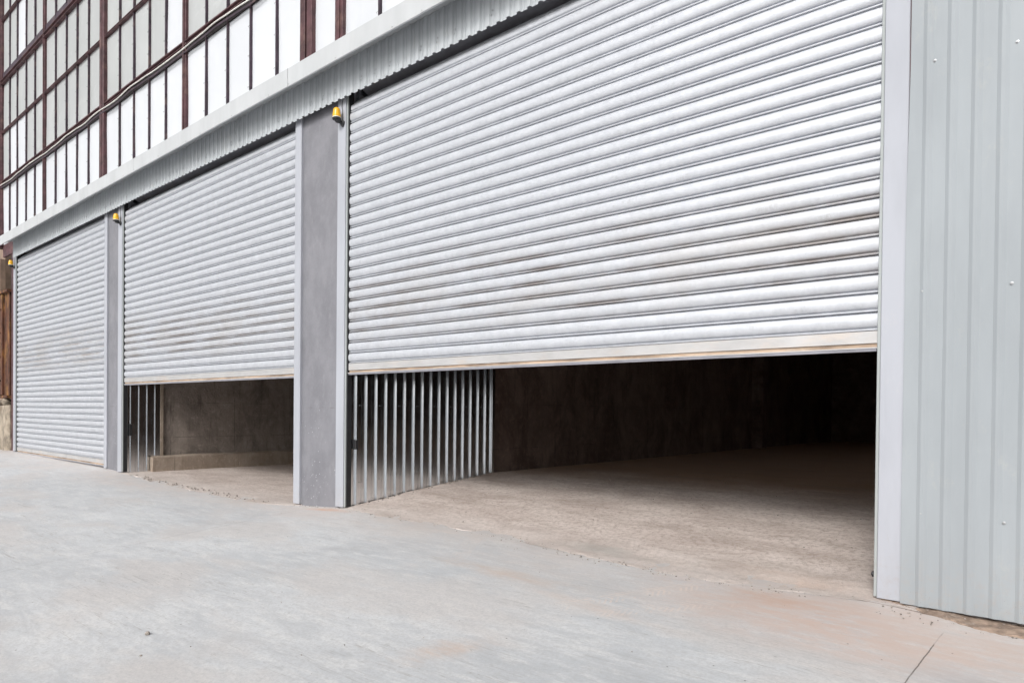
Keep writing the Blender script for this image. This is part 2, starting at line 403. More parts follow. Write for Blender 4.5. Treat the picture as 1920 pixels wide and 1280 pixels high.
def parent_base(p):
    b = Vector((0, 0, 0))
    while p is not None: b += p.location; p = p.parent
    return b
def thing(name, label, cat, loc, group=None):
    o = bpy.data.objects.new(name, None); COL.objects.link(o); o.location = loc; o.empty_display_size = .2
    return tag(o, label, cat, group)
def tag(o, label, cat, group=None):
    o['label'] = label; o['category'] = cat
    if group: o['group'] = group
    return o
def structure(o, label=None):
    o['kind'] = 'structure'
    if label: o['label'] = label
    return o

def interp(x, xs, zs):
    if x <= xs[0]: return zs[0]
    for i in range(len(xs) - 1):
        if x <= xs[i + 1]: return zs[i] + (zs[i + 1] - zs[i]) * (x - xs[i]) / (xs[i + 1] - xs[i])
    return zs[-1]
def G(x, y):
    """height of the yard"""
    zf = interp(x, (-30, -19, -13, -12.5, -7, -6.2, -1, -.75, -.4, 30), (-1.05, -1.05, -1.095, -1.13, -1.14, -1.085, -1.10, -1.112, -1.128, -1.128))
    s = interp(x, (-6, -1), (.065, .035))
    return zf + (s * max(y, -6) if y < 0 else 0)

# ------------------------------------------------------------------ ground
def axis(*spans):
    out = []
    for a, b, st in spans:
        n = max(1, round((b - a) / st)); out += [a + (b - a) * i / n for i in range(n)]
    return out + [spans[-1][1]]
gx = axis((-400, -40, 60), (-40, -20, 2), (-20, -8, .5), (-8, 1, .12), (1, 12, 1), (12, 40, 4), (40, 400, 60))
gy = axis((-400, -40, 60), (-40, -8, 4), (-8, -4, .5), (-4, .5, .1), (.5, 22, 4), (22, 60, 10), (60, 400, 60))
g = MB(); rows = []
for y in gy:
    rows.append([(x, y, G(x, y) + (.006 * noise.noise((x * .8, y * .8, 0)) if abs(x) < 22 and abs(y) < 8 else 0) - (.05 if y > .45 else 0)) for x in gx])
g.quadgrid(rows)
structure(g.build('ground', 'yard', smooth=60))

def dirt_sheet(name, x0, x1, edge, hfun, y1, nx, fine=.06):
    """trodden dirt; its outer edge lies raggedly on the yard slab"""
    xs = [x0 + (x1 - x0) * i / nx for i in range(nx + 1)]
    ys = [0, .004, .02, .05, .1, .17, .26, .36, .5, .7, .9, 1.2, 1.5, 1.8, 2.1, 2.4, 2.8, 3.3, 4, 5, 6.5, 8.5, 11, 15, y1]
    rows = []
    for k, t in enumerate(ys):
        r = []
        for x in xs:
            e = interp(x, *edge) + .03 * noise.noise((x * 3, 1, 0)) + .035 * noise.noise((x * 11, 4, 0)) + .018 * noise.noise((x * 31, 4, 0))
            y = e + (y1 - e) * (t / y1)
            h = hfun(x, y)
            if k == 0: z = G(x, y) + .0005
            else:
                z = h + .010 * noise.noise((x * 4, y * 4, 2)) + .006 * noise.noise((x * 14, y * 14, 5)) + min(.004, .0015 + t * .03)
            r.append((x, y, z))
        rows.append(r)
    m = MB(); m.quadgrid(rows)
    return structure(m.build(name, 'dirt', smooth=50))
def h3(x, y):
    if y < 0: return G(x, y)
    a = interp(y, (0, .3, 1.06, 1.9, 2.33, 40), (0, .035, .115, .2, .235, .235))
    return -1.085 + a
def h2(x, y): return G(x, min(y, 0)) + (0 if y < 0 else .004)
dirt_sheet('dirt_floor', -6.22, 13, ((-6.22, -5.66, -4.16, -3.48, -2.56, -2.0, -1.64, -.94, 13), (-.05, -.10, -.11, -.17, -.27, -.31, -.26, -.12, 0)), h3, 19.2, 420)
dirt_sheet('dirt_floor', -12.62, -7.1, ((-12.6, -11.9, -11.2, -9.8, -8, -7.3, -7), (-.03, -.06, -.15, -.22, -.28, -.16, .0)), h2, 12, 160)
# dusty ledge under the right wall sheet
rows = []
for j, t in enumerate((0, .03, .08, .15, .22, .3, .38, .46, .54, .62, .7, .8, .9, 1)):
    r = []
    for i in range(361):
        x = -.93 + i * .01
        wd = interp(x, (-.93, -.7, -.45, -.2, 3), (.02, .09, .20, .22, .20)) + .035 * noise.noise((x * 5, 0, 0)) + .022 * noise.noise((x * 17, 0, 0)) + .012 * noise.noise((x * 43, 0, 0))
        y = .06 - (wd + .06) * (1 - t) if t < 1 else .3
        z = G(x, y) + (-.003 if j == 0 else .005 + .020 * t * (1 - t) + .012 * noise.noise((x * 9, y * 12, 3)) + .008 * noise.noise((x * 26, y * 30, 3)) + .004 * noise.noise((x * 70, y * 70, 3)))
        r.append((x, y, z))
    rows.append(r)
structure(MB().quadgrid(rows).build('dirt_ledge', 'soil', smooth=50))

# ------------------------------------------------------------------ roller shutters
P = .115; ZB = .5088
SL = [(0, -.034), (.0020, -.034), (.0032, -.002), (.0045, .0040), (.0085, .0062), (.012, .0054), (.0142, .0010), (.0152, -.013), (.0232, -.013),
      (.0240, .0005), (.0275, .0052), (.034, .0092), (.0435, .0128), (.055, .0154), (.067, .0162), (.079, .0154), (.090, .0132), (.099, .0102), (.1050, .0066), (.1072, .003), (.1080, -.034)]
def roller_shutter(x0, x1, zbot, label, cas, edges):
    zmid = -1.1
    t = thing('roller_shutter', label, 'roller shutter', ((x0 + x1) / 2, 0, zmid), 'roller shutters along the front')
    # curtain
    zb = zbot + .124
    kmax = int((3.36 - zb) / P)
    m = MB(); segs = 26
    prof = []
    for k in range(kmax):
        wob = random.uniform(-.0008, .0008)
        for a, o in SL: prof.append((-o + wob, zb + k * P + a, k))
    # bend back on to the roll
    zt = zb + kmax * P; rr = .17
    for k in range(4):
        for a, o in SL[::1]:
            th = (k * P + a) / (rr)
            if th > 2.4: break
            prof.append((rr - (rr + o) * math.cos(th), zt + (rr + o) * math.sin(th), kmax + k))
    rows = []
    for i in range(segs + 1):
        x = x0 + (x1 - x0) * i / segs
        rows.append([(x, y + .0035 * noise.noise((x * .6, z * .5, x0)) + .0012 * noise.noise((x * 1.7, kk * 5.3, 1)), z + .0022 * noise.noise((x * .9, kk * .3, 3)) + .0008 * noise.noise((x * 2.1, kk * 3.1, 3))) for (y, z, kk) in prof])
    m.quadgrid(rows)
    m.build('curtain', 'slats', t, smooth=42)
    # bottom rail
    z = zbot
    rail = MB().box(x0 + .004, x1 - .004, -.014, .012, z + .050, z + .1225).build('bottom_rail', 'rail_white', t)
    MB().box(x0 + .006, x1 - .006, -.003, .010, z + .024, z + .0495).build('dusty_recess', 'rail_dust', rail)
    MB().extrude_x([(-.024, z + .017), (-.024, z + .0238), (.008, z + .0238), (.008, z + .017)], x0 + .002, x1 - .002, 12, .002).build('lip', 'rail_white', rail)
    MB().extrude_x([(-.016, z), (-.020, z + .0165), (.012, z + .0165), (.012, z)], x0 + .008, x1 - .008).build('rubber_seal', 'rail_grey', rail)
    # casings over the guides
    for (a, b, side) in cas:
        zb_ = G((a + b) / 2, 0) + (.012)
        c = MB().box(a, b, -.045, .05, zb_, 3.62, .004).build('side_casing', 'casing', t)
        gx0, gx1 = (b + .0005, b + .020) if side < 0 else (a - .020, a - .0005)
        MB().box(gx0, gx1, -.032, .05, zb_ + .004, 3.60, .003).build('guide_channel', 'casing_edge', c)
        if side < 0:
            MB().box(b + .0205, b + .034, -.018, .04, zb_ + .006, 3.5).build('gap_shade', 'gap_black', c)  # black strip put in for the shadow gap at the slat ends
    MB().lathe((x0 + .01, .24, 3.70), (1, 0, 0), [(.16, 0), (.16, x1 - x0 - .02)], 24).build('roller_drum', 'rail_grey', t, smooth=40)
    return t
roller_shutter(-18.84, -13.37, -1.066, 'fully lowered grey slatted roller shutter, farthest of the three, beside the maroon column', [(-19.03, -18.885, -1), (-13.372, -13.245, 1)], None)
roller_shutter(-12.53, -7.262, .378, 'half raised roller shutter between the two grey pillars, with dusty cream bottom rail', [(-12.735, -12.575, -1), (-7.258, -7.128, 1)], None)
roller_shutter(-6.22, -.955, .385, 'largest half raised roller shutter in front, beside the corrugated wall sheet', [(-6.405, -6.262, -1), (-.937, -.806, 1)], None)

# ------------------------------------------------------------------ pillars
def pillar(x0, x1, label):
    t = thing('concrete_pillar', label, 'pillar', ((x0 + x1) / 2, .1, -1.14), 'grey plastered pillars between the shutters')
    rows = []
    nz = 60
    for j in range(nz + 1):
        z = -1.16 + (3.72 + 1.16) * j / nz
        rows.append([(x0 - .03, .4, z), (x0 - .03, .01, z)] + [(x0 + .002 + (x1 - x0 - .004) * i / 8, -.018 + .004 * noise.noise((x0 + i * .3, z * 1.3, 1)), z) for i in range(9)] + [(x1 + .03, .01, z), (x1 + .03, .4, z)])
    m = MB().quadgrid(rows)
    m.box(x0 - .02, x1 + .02, .02, .6, -1.16, 3.7)
    m.build('shaft', 'plaster', t, smooth=60)
    return t
pillar(-13.244, -12.736, 'narrow grey plastered pillar between the closed shutter and the middle shutter')
p2 = pillar(-7.127, -6.406, 'wide grey plastered pillar with white specks, between the two half raised shutters')

# ------------------------------------------------------------------ warning lamps
def warning_lamp(x, z, label, wall_y):
    t = thing('warning_lamp', label, 'warning lamp', (x, wall_y, z), 'amber warning lamps beside the shutters')
    c = (x - .008, wall_y - .072, z)
    MB().lathe(c, (0, 0, 1), [(.045, 0), (.048, .006), (.048, .016), (.044, .020)], 24).build('base', 'black_plastic', t, smooth=35)
    # ribbed dome
    m = MB(); n = 48; b = []
    prof = [(.044, .020), (.0435, .05), (.041, .080), (.037, .105), (.032, .118), (.024, .126), (.010, .130), (.001, .1305)]
    rows = []
    for r, h in prof:
        rows.append([(c[0] + (r * (1 + .02 * (k % 2))) * math.cos(2 * math.pi * k / n), c[1] + (r * (1 + .02 * (k % 2))) * math.sin(2 * math.pi * k / n), c[2] + h) for k in range(n + 1)])
    m.quadgrid([list(reversed(r)) for r in rows]); m.build('lens', 'amber_lens', t, smooth=60)
    MB().lathe((c[0], c[1], c[2] + .018), (0, 0, 1), [(.047, 0), (.047, .006), (.044, .008)], 24).build('clear_ring', 'cable_white', t, smooth=35)
    br = MB()
    br.lathe((c[0] + .005, c[1] + .01, c[2] - .028), (0, 0, 1), [(.022, 0), (.030, .012), (.036, .028)], 16)
    br.tube([(c[0] + .005, c[1] + .01, c[2] - .018), (c[0] + .02, c[1] + .05, c[2] - .024), (x + .012, wall_y - .02, z - .024)], .016, 10)
    br.lathe((x + .014, wall_y - .026, z - .024), (0, 1, 0), [(.024, 0), (.030, .006), (.030, .026)], 16)
    br.box(x + .004, x + .026, wall_y - .024, wall_y - .002, z - .062, z - .03, .004)
    br.build('bracket', 'black_plastic', t, smooth=40)
    MB().tube([(x + .012, wall_y - .012, z - .01), (x + .004, wall_y - .006, z + .05), (x + .005, wall_y - .005, z + .12), (x - .008, wall_y - .006, z + .17), (x + .002, wall_y + .0, z + .24)], .0035, 6).build('cable', 'black_plastic', t)
    return t
warning_lamp(-6.315, 3.185, 'amber warning lamp on black bracket at top of the wide grey pillar', -.046)
warning_lamp(-12.62, 3.165, 'amber warning lamp at the top of the narrow grey pillar', -.046)
warning_lamp(-18.93, 3.235, 'small far amber warning lamp on the casing of the closed shutter, beside the maroon column', -.046)

# ------------------------------------------------------------------ corrugated sheet profile
def corr(x0, x1, z0, z1, y, period=.1165, off=-.617, depth=.010, wavez=0., nz=1, sl=.012, minor=.22):
    """list of rows for a trapezoid sheet facing -Y"""
    xs = []
    k0 = math.floor((x0 - off) / period) - 1; x = off + k0 * period
    pts = []
    while x < x1 + period:
        for dx, d in ((0, 0), (sl, depth), (.054 - sl, depth), (.054, 0)) + (((.078, 0), (.080, depth * minor), (.0855, depth * minor), (.0875, 0)) if minor else ()):
            pts.append((x + dx, d))
        x += period
    pts = [p for p in pts if x0 < p[0] < x1]
    pts = [(x0, 0)] + pts + [(x1, 0)]
    rows = []
    for j in range(nz + 1):
        t = j / nz
        rows.append([(px, y - d + (.003 * noise.noise((px * 1.1, t * 5, 9)) if nz > 1 else 0), (z0 + wavez * d) * (1 - t) + z1 * t) for px, d in pts])
    return rows, pts

# cladding strip over the shutters
t = thing('cladding_strip', 'long pale corrugated steel strip hanging under the ledge above the shutters', 'metal cladding', (-10, -.1, 3.6))
for k, (a, b) in enumerate(((-18.83, -15.0), (-15.0, -10.9), (-10.9, -6.6), (-6.6, -2.6), (-2.6, 1.8))):
    rows, pts = corr(a, b, 3.400, 3.797, -.096 - .002 * (k % 2), .1165, -.617, .017, .3, 3)
    m = MB().quadgrid(rows)
    m.build('cladding_sheet', 'strip_sheet', t)
scr = MB
x = -18.5; k = 0
while x < -4.0:
    for dz in (0, .035):
        MB().lathe((x + .012 * (dz > 0), -.1005, 3.50 + dz), (0, -1, 0), [(.0075, 0), (.0075, .002), (.0045, .0025), (.0045, .006)], 8).build('screw', 'screw_zinc', t)
    x += .233 * (1 if k % 3 else 2); k += 1
# ledge flashing above
t = thing('ledge_flashing', 'pale grey sheet metal ledge running along the wall above the shutters', 'ledge', (-10, -.15, 3.85))
js = [-18.98, -17.9, -15.7, -13.5, -11.3, -9.1, -6.95, -4.72, -2.5, -.3, 1.9]
YO = -.34
for i in range(len(js) - 1):
    a, b = js[i] + .0015, js[i + 1] - .0015
    e = .0015 * (i % 2)
    prof = [(.02, 3.99), (YO + .02 - e, 3.870), (YO - e, 3.855), (YO - e, 3.653), (YO + .012, 3.647), (YO + .014, 3.657), (YO + .008, 3.672), (YO + .016, 3.680), (-.105, 3.798), (.02, 3.80)]
    MB().extrude_x(prof, a, b, 6, .005, i + 3).build('flashing_sheet', 'flashing', t)
    for xx in (a + .02, (a + b) / 2 - .2, b - .4):
        MB().lathe((xx, YO - e - .001, 3.668 + random.uniform(0, .012)), (0, -1, 0), [(.006, 0), (.006, .002), (.004, .005)], 8).build('screw', 'screw_zinc', t)
# dark lintel behind the strip
tag(MB().box(-20.2, 6, .02, .06, 3.62, 3.95).build('lintel', 'maroon_steel', origin=(-7, .05, 3.6)), 'dark brown steel lintel hidden behind the corrugated strip above the shutters', 'lintel')

# ------------------------------------------------------------------ right wall sheet
t = thing('corrugated_wall', 'pale blue grey corrugated steel wall at the right of the big shutter', 'metal wall', (-.1, -.03, -1.11))
rows, pts = corr(-.812, 3.2, -1.102, 4.4, -.052, .1165, -.620, .0085, 0, 14, .019, 0)
for r in rows:       # slightly uneven left edge
    x_, y_, z_ = r[0]; r[0] = (x_ + interp(z_, (-1.1, 1.2, 1.9, 4.4), (0, .0, .012, .03)), y_, z_)
m = MB().quadgrid(rows)
m.build('wall_sheet', 'wall_sheet', t, smooth=18)
for (x, z) in ((-.68, 2.02), (-.302, 1.997), (-.722, .714), (-.307, .713), (-.712, -.564), (-.323, -.575), (.06, 2.0), (.07, .71), (.05, -.57), (-.68, 3.3), (-.302, 3.3)):
    s_ = MB().lathe((x, -.0525, z), (0, -1, 0), [(.0085, 0), (.0085, .0025), (.0055, .003), (.0055, .008), (.004, .009)], 14).build('screw', 'screw_zinc', t, smooth=30)
MB().box(-.830, 3.0, -.035, .02, -1.09, 3.9).build('backing_frame', 'maroon_steel', t)
MB().box(-.80, -.776, -.0505, -.036, 1.80, 1.90, .003).build('spacer_strap', 'casing', t)

# ------------------------------------------------------------------ glazed upper wall
ZR = [(3.93, 5.30), (5.47, 6.58), (6.63, 7.78), (8.03, 9.28), (9.335, 10.5)]
mul = [-20.15, -19.51, -18.90, -18.21, -17.57, -16.88, -16.19, -15.53, -14.92, -14.30, -13.53, -12.80, -12.185, -11.57, -10.95, -10.28, -9.62, -9.0, -8.385, -7.75, -7.05, -6.42, -5.73, -5.1, -4.48, -3.85, -3.15, -2.5, -1.9, -1.25, -.6]
wd = {-20.15: .10, -16.88: .085, -13.53: .21, -10.28: .11, -7.05: .24, -6.42: .14, -3.85: .11}
xend = [-.6, -7.05, -7.05, -10.28, -13.53]
t = thing('window_wall', 'tall industrial window wall of white and grey panels in rusty maroon steel bars', 'window wall', (-13, .05, 3.95))
whites = {(1, 0): 0, (1, 1): 1, (1, 2): 1, (1, 14): 1, (3, 2): 1, (3, 1): 0, (3,9):0}
for r, (z0, z1) in enumerate(ZR):
    for i in range(len(mul) - 1):
        a, b = mul[i], mul[i + 1]
        if b > xend[r] + .01: continue
        wa = wd.get(a, .036) / 2; wb = wd.get(b, .036) / 2
        white = (r == 0) or whites.get((r, i), 0)
        wob = .006
        x0, x1 = a + wa * .8, b - wb * .8
        tilt = random.uniform(-.006, .006)
        rows = []
        for j in range(7):
            z = z0 - .02 + (z1 - z0 + .04) * j / 6
            rows.append([(x0 + (x1 - x0) * q / 6, .012 + tilt * (j / 6 - .5) + wob * noise.noise((a * 3 + q * .35, z * 1.2, r)), z) for q in range(7)])
        m = MB().quadgrid(rows); m.quadgrid([[(x, y + .006, z) for x, y, z in reversed(rr)] for rr in rows])
        m.build('pane', 'white_pane' if white else 'grey_pane', t, smooth=60)
for i, x in enumerate(mul):
    w = wd.get(x, .024)
    top = max([ZR[r][1] for r in range(5) if x <= xend[r] + .01] or [5.3])
    if w > .08: top += .1
    m = MB()
    if w > .2:
        m.box(x - w / 2, x - w * .08, -.05, .10, 3.90, top, .004); m.box(x + w * .08, x + w / 2, -.05, .10, 3.90, top, .004)
        m.box(x - w * .079, x + w * .079, -.02, .09, 3.90, top)
        m.build('column', 'maroon_steel', t)
    elif w > .08:
        m.box(x - w / 2, x + w / 2, -.035, .09, 3.90, top, .004); m.box(x - w * .15, x + w * .2, -.05, -.0352, 3.90, top, .003)
        m.build('column', 'maroon_steel', t)
    else:
        for r in range(5):
            if x > xend[r] + .01: break
            z0, z1 = ZR[r]; nz = 9; rows = []
            for j in range(nz + 1):
                z = z0 - .03 + (z1 - z0 + .06) * j / nz
                wx = .007 * noise.noise((x * 4, z * 1.3, 3)); ww = w / 2 * (1 + .25 * noise.noise((x * 9, z * 3, 1)))
                rows.append([(x + wx - ww, .03, z), (x + wx - ww, -.022, z), (x + wx + ww, -.022, z), (x + wx + ww, .03, z)])
            m.quadgrid([list(q) for q in rows])
            # small wire clips
            for q in range(3):
                zc = z0 + (z1 - z0) * (.2 + .3 * q) + random.uniform(-.05, .05)
                m.tube([(x - .045, -.012, zc + .008), (x - .02, -.036, zc), (x + .02, -.036, zc), (x + .045, -.012, zc - .008)], .0016, 5)
        m.build('mullion', 'dark_steel', t)
def transom(z0, z1, yout, x1, kind='transom', mat='maroon_steel', wob=.0, segs=60):
    prof = [(yout, z0), (yout, z0 + .012), (yout + .03, z0 + .02), (yout + .03, (z0 + z1) / 2 - .006), (yout + .012, (z0 + z1) / 2), (yout + .03, (z0 + z1) / 2 + .006), (yout + .03, z1 - .02), (yout, z1 - .012), (yout, z1), (.1, z1), (.1, z0)]
    MB().extrude_x(prof, -20.3, x1, segs, wob, z0).build(kind, mat, t)
transom(5.355, 5.425, -.045, 1.0)
MB().box(-20.3, 1.0, -.012, .1, 5.262, 5.3545).build('transom', 'void_black', t)  # black strip painted in for the shaded gap by the cable
transom(6.58, 6.625, -.040, -7.0)
transom(7.76, 7.86, -.055, -7.0)
transom(9.28, 9.335, -.040, -10.2)
transom(10.5, 10.6, -.055, -13.4)
MB().box(-20.3, -7.0, -.012, .1, 7.862, 8.04).build('transom', 'dark_steel', t)  # dark strip stands for the shaded recess above the thick transom
MB().box(-20.3, 1.0, -.008, .1, 5.427, 5.475).build('transom', 'maroon_steel', t)
MB().box(-20.4, 1.8, .13, .2, 3.9, 12).build('backing_wall', 'void_black', t)
MB().box(-20.46, -20.20, -.12, .12, 3.86, 12, .006).build('corner_post', 'maroon_steel', t)
# thin buckled strip over the top edge of the lower panes
rows = []
for j in range(2):
    r = []
    for i in range(240):
        x = -20.3 + i * .09
        zz = 5.272 + .014 * math.sin(x * 3.1 + 1.3 * math.sin(x * .9)) + .015 * noise.noise((x * 2, 0, 0))
        r.append((x, -.052 + .008 * noise.noise((x * 1.7, 2, 0)), zz if j else zz - .026))
    rows.append(r)
m = MB().quadgrid(rows); m.quadgrid([[(x, y + .004, z) for x, y, z in reversed(r)] for r in rows])
m.build('buckled_flashing', 'dark_steel', t, smooth=60)
pts = [(-20.4, -.07, 5.45), (-20.3, -.07, 5.37)] + [(-20.2 + i * .12, -.060, 5.312 + .015 * math.sin((-20.2 + i * .12) * 3.1 + 1.3 * math.sin((-20.2 + i * .12) * .9)) + .015 * noise.noise(((-20.2 + i * .12) * 2, 0, 0))) for i in range(170)]
tag(MB().tube(pts, .009, 8).build('cable', 'cable_white', origin=(-10, -.1, 5.35), smooth=60), 'wavy white cable running along the steel bar over the lower white panels', 'cable')

# ------------------------------------------------------------------ left end: columns and base
t = thing('maroon_column', 'dark maroon steel column beside the closed far shutter', 'steel column', (-19.25, .2, -1.05))
MB().box(-19.50, -19.032, .03, .3, -1.08, 3.72, .006).build('web', 'maroon_steel', t)
MB().box(-19.075, -19.034, -.012, .029, -1.07, 3.70, .004).build('flange', 'maroon_steel', t)
t = thing('rusty_column', 'rusty riveted steel column standing on a stone block at the far left', 'steel column', (-20, .0, .2))
MB().box(-20.9, -19.62, .02, .28, .26, 2.72, .006).build('shaft', 'rust_steel', t)
MB().box(-20.55, -20.05, -.03, .0195, .28, 2.70, .006).build('cover_plate', 'rust_steel', t)
MB().box(-21.0, -19.50, -.06, .3, 2.721, 2.78, .006).build('cap_plate', 'rust_steel', t)
MB().box(-21.0, -19.50, -.06, .3, .20, .259, .006).build('base_plate', 'rust_steel', t)
for z in (.62, 1.2, 1.78, 2.35):
    for x in (-20.15, -20.42):
        MB().lathe((x, -.031, z), (0, -1, 0), [(.03, 0), (.028, .012), (.018, .022), (.002, .026)], 12).build('rivet', 'rust_steel', t, smooth=50)
MB().box(-20.9, -19.55, .35, .6, 2.781, 3.86).build('recess_shade', 'void_black', t)  # black box paints the shade of the recess above the column
MB().box(-20.62, -20.28, -.02, .1, 2.785, 3.60, .006).build('strut', 'factory_wall', t)
rows = []
for j in range(13):
    z = -1.12 + 1.14 * j / 12
    rows.append([(-21.2 + 1.72 * i / 16 if i < 16 else -19.485, -.06 + .05 * noise.noise((i * .4, z * 4, 2)) if i < 16 else .0, z) for i in range(17)] + [(-19.47 + .02 * noise.noise((z * 6, 1, 1)), .3, z)])
m = MB().quadgrid(rows); m.box(-21.2, -19.52, .03, .5, -1.12, .03); 
m.stone((-19.85, .05, .09), .16, 4, .6); m.stone((-20.25, .02, .08), .17, 6, .5)
tag(m.build('stone_block', 'stone_block', origin=(-20.2, .1, -1.1), smooth=50), 'weathered stone block under the rusty column at the far left', 'stone block')

# ------------------------------------------------------------------ bays behind the shutters
def partition(px, y0, pitch, n, d, zlow, label, first, zcut=None):
    t = thing('corrugated_partition', label, 'metal partition', (px, y0, -1.1), 'corrugated partitions inside the bays')
    pts = [(0, -.02)]
    for i in range(n):
        y = first + i * pitch
        pts += [(0, y), (d, y + .004), (d, y + .030), (0, y + .036), (0, y + .085), (.006, y + .088), (.006, y + .096), (0, y + .099)]
    end = pts[-1][1] + .02; pts.append((0, end))
    rows = []
    for j in range(9):
        f = j / 8
        rows.append([(px + a, b + y0, zlow(b + y0) * (1 - f) + 3.6 * f) for a, b in pts])
    m = MB().quadgrid([list(r) for r in rows])
    m.build('ribbed_sheet', 'galvanised', t)
    return t, y0 + end
z3 = lambda y: h3(-6.2, max(y, 0)) - .004
pt, pend = partition(-6.245, 0.055, .143, 16, .027, z3, 'tall galvanised corrugated partition inside the front bay, bright ribs on dark steel', .045)
MB().box(-6.25, -6.213, pend, pend + .06, z3(2.3), 3.6, .004).build('end_trim', 'galvanised', pt)
for i in range(0, 16, 2):
    for z in (.05, -.82 + .012 * i):
        yy = .055 + .045 + i * .143 + .06
        MB().lathe((-6.244, yy, z), (1, 0, 0), [(.007, 0), (.007, .003), (.004, .006)], 8).build('screw', 'screw_zinc', pt)
z2 = lambda y: -1.15 if y < .44 else -.88
pt2, pend2 = partition(-12.6, 0.06, .134, 4, .027, lambda y: -1.15, 'short galvanised corrugated partition inside the middle bay', .045)
tag(MB().box(-6.224, -6.170, .052, .09, -.44, -.335, .006).build('latch_box', 'black_plastic', origin=(-6.2, .07, -.39)), 'small black latch box on the partition edge of the front bay', 'latch box', )
tag(MB().box(-12.599, -12.545, .07, .12, -.485, -.285, .006).build('latch_box', 'black_plastic', origin=(-12.57, .1, -.39)), 'small black latch box on the partition inside the middle bay', 'latch box')
tag(MB().lathe((-.962, .015, -.967), (-1, 0, 0), [(.016, 0), (.018, .003), (.018, .012), (.009, .014), (.009, .018), (.002, .019)], 12).build('bolt', 'black_plastic', origin=(-.965, .02, -.967), smooth=35), 'black bolt low inside the right casing of the front shutter', 'bolt')

def roughwall(name, x, y0, y1, z0, z1, mat, label, thick=.35, face=1, amp=.012, dy=.12):
    rows = []
    ny = max(2, int((y1 - y0) / dy)); nz = 40
    for j in range(nz + 1):
        z = z0 + (z1 - z0) * j / nz
        rows.append([(x - thick, y0, z)] + [(x + amp * (noise.noise((y * 1.2, z * 1.2, x)) + .5 * noise.noise((y * 5, z * 5, x))), y, z) for y in (y0 + (y1 - y0) * i / ny for i in range(ny + 1))] + [(x - thick, y1, z)])
    return MB().quadgrid(rows).build(name, mat, origin=(x, (y0 + y1) / 2, z0), smooth=50)
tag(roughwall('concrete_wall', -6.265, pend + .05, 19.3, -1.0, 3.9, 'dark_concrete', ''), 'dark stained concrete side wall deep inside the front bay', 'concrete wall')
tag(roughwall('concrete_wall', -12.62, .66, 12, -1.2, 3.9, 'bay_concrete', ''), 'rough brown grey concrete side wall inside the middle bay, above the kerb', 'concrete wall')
tag(MB().box(-12.9, -12.585, .602, .66, -.86, 3.6, .006).build('concrete_pier', 'pale_concrete', origin=(-12.7, .6, -.86)), 'narrow pale concrete strip beside the short corrugated partition', 'concrete pier')
m = MB()
rows = []
for i in range(61):
    y = .43 + 11.5 * i / 60
    q = .006 * noise.noise((y * 3, 0, 5)); q2 = .008 * noise.noise((y * 2, 3, 5))
    rows.append([(-12.45 + q, y, -1.16), (-12.45 + q, y, -.875 + q2), (-12.46 + q, y, -.862 + q2), (-12.62, y, -.845 + q2)])
m.quadgrid(rows); m.box(-12.64, -12.452, .43, .5, -1.16, -.868, .004)
tag(m.build('concrete_kerb', 'pale_concrete', origin=(-12.5, 3, -1.15)), 'pale concrete kerb along the foot of the middle bay wall', 'kerb')
# building shell round the bays
t = thing('factory_hall', 'dark hall interior behind the shutters', 'hall', (0, 10, -1))
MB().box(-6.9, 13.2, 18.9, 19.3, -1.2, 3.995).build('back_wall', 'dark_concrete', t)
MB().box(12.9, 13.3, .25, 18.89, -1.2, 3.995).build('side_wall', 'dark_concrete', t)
MB().box(-.79, 13.2, .08, .24, -1.2, 3.995).build('front_wall', 'bounce_white', t)
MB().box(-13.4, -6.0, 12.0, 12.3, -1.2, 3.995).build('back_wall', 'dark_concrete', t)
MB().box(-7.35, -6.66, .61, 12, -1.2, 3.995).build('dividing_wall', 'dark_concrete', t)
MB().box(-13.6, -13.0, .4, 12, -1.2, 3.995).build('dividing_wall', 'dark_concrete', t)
for (a, b, c_, d_) in ((-19.6, 1.6, .061, 19.3), (7.0, 13.3, .061, 19.3), (1.601, 6.999, .061, 4.0), (1.601, 6.999, 10.5, 19.3)):  # gap between the slabs is an unseen opening added to light the hall
    MB().box(a, b, c_, d_, 3.996, 4.3).build('ceiling', 'bounce_white', t)
MB().box(-60, -21.2, .3, .6, -1.3, 12).build('brick_wall', 'factory_wall', t)
MB().box(3.2, 40, -.03, .3, -1.3, 12).build('brick_wall', 'factory_wall', t)
MB().box(-21.3, -19.2, .62, .8, -1.2, 12).build('brick_wall', 'void_black', t)
MB().box(-.6, 3.19, .0, .12, 3.99, 12).build('brick_wall', 'factory_wall', t)
MB().box(-7.04, -.6, .0, .12, 5.51, 12).build('brick_wall', 'factory_wall', t)

# ------------------------------------------------------------------ stones and crumbs
def put(x, y): return G(x, y)
tag(MB().stone((-3.92, -3.01, put(-3.92, -3.01) + .009), .017, 2, .7).build('stone', 'stone_grey', origin=(-3.92, -3.01, -1.25), smooth=30), 'small brown stone lying alone on the pale concrete in the left foreground', 'stone')
tag(MB().stone((-3.62, -3.16, put(-3.62, -3.16) + .003), .008, 5, .5).build('stone', 'stone_grey', origin=(-3.62, -3.16, -1.25), smooth=30), 'tiny dark pebble just below the small brown stone', 'stone')
m = MB()
random.seed(11)
def crumb(x, y, r, z=None):
    m.stone((x, y, (z if z is not None else max(G(x, y), h3(x, y) if x > -6.2 and y > -.1 else -9)) + r * .4), r, random.random() * 50, .7)
for i in range(260):
    x = random.uniform(-6.1, -1.0); e = interp(x, (-6.22, -5.66, -4.16, -3.48, -2.56, -2.0, -1.64, -.94), (-.03, -.09, -.07, -.15, -.30, -.34, -.27, -.10))
    crumb(x, e + random.gauss(.02, .05), random.choice((.003, .004, .005, .007)))
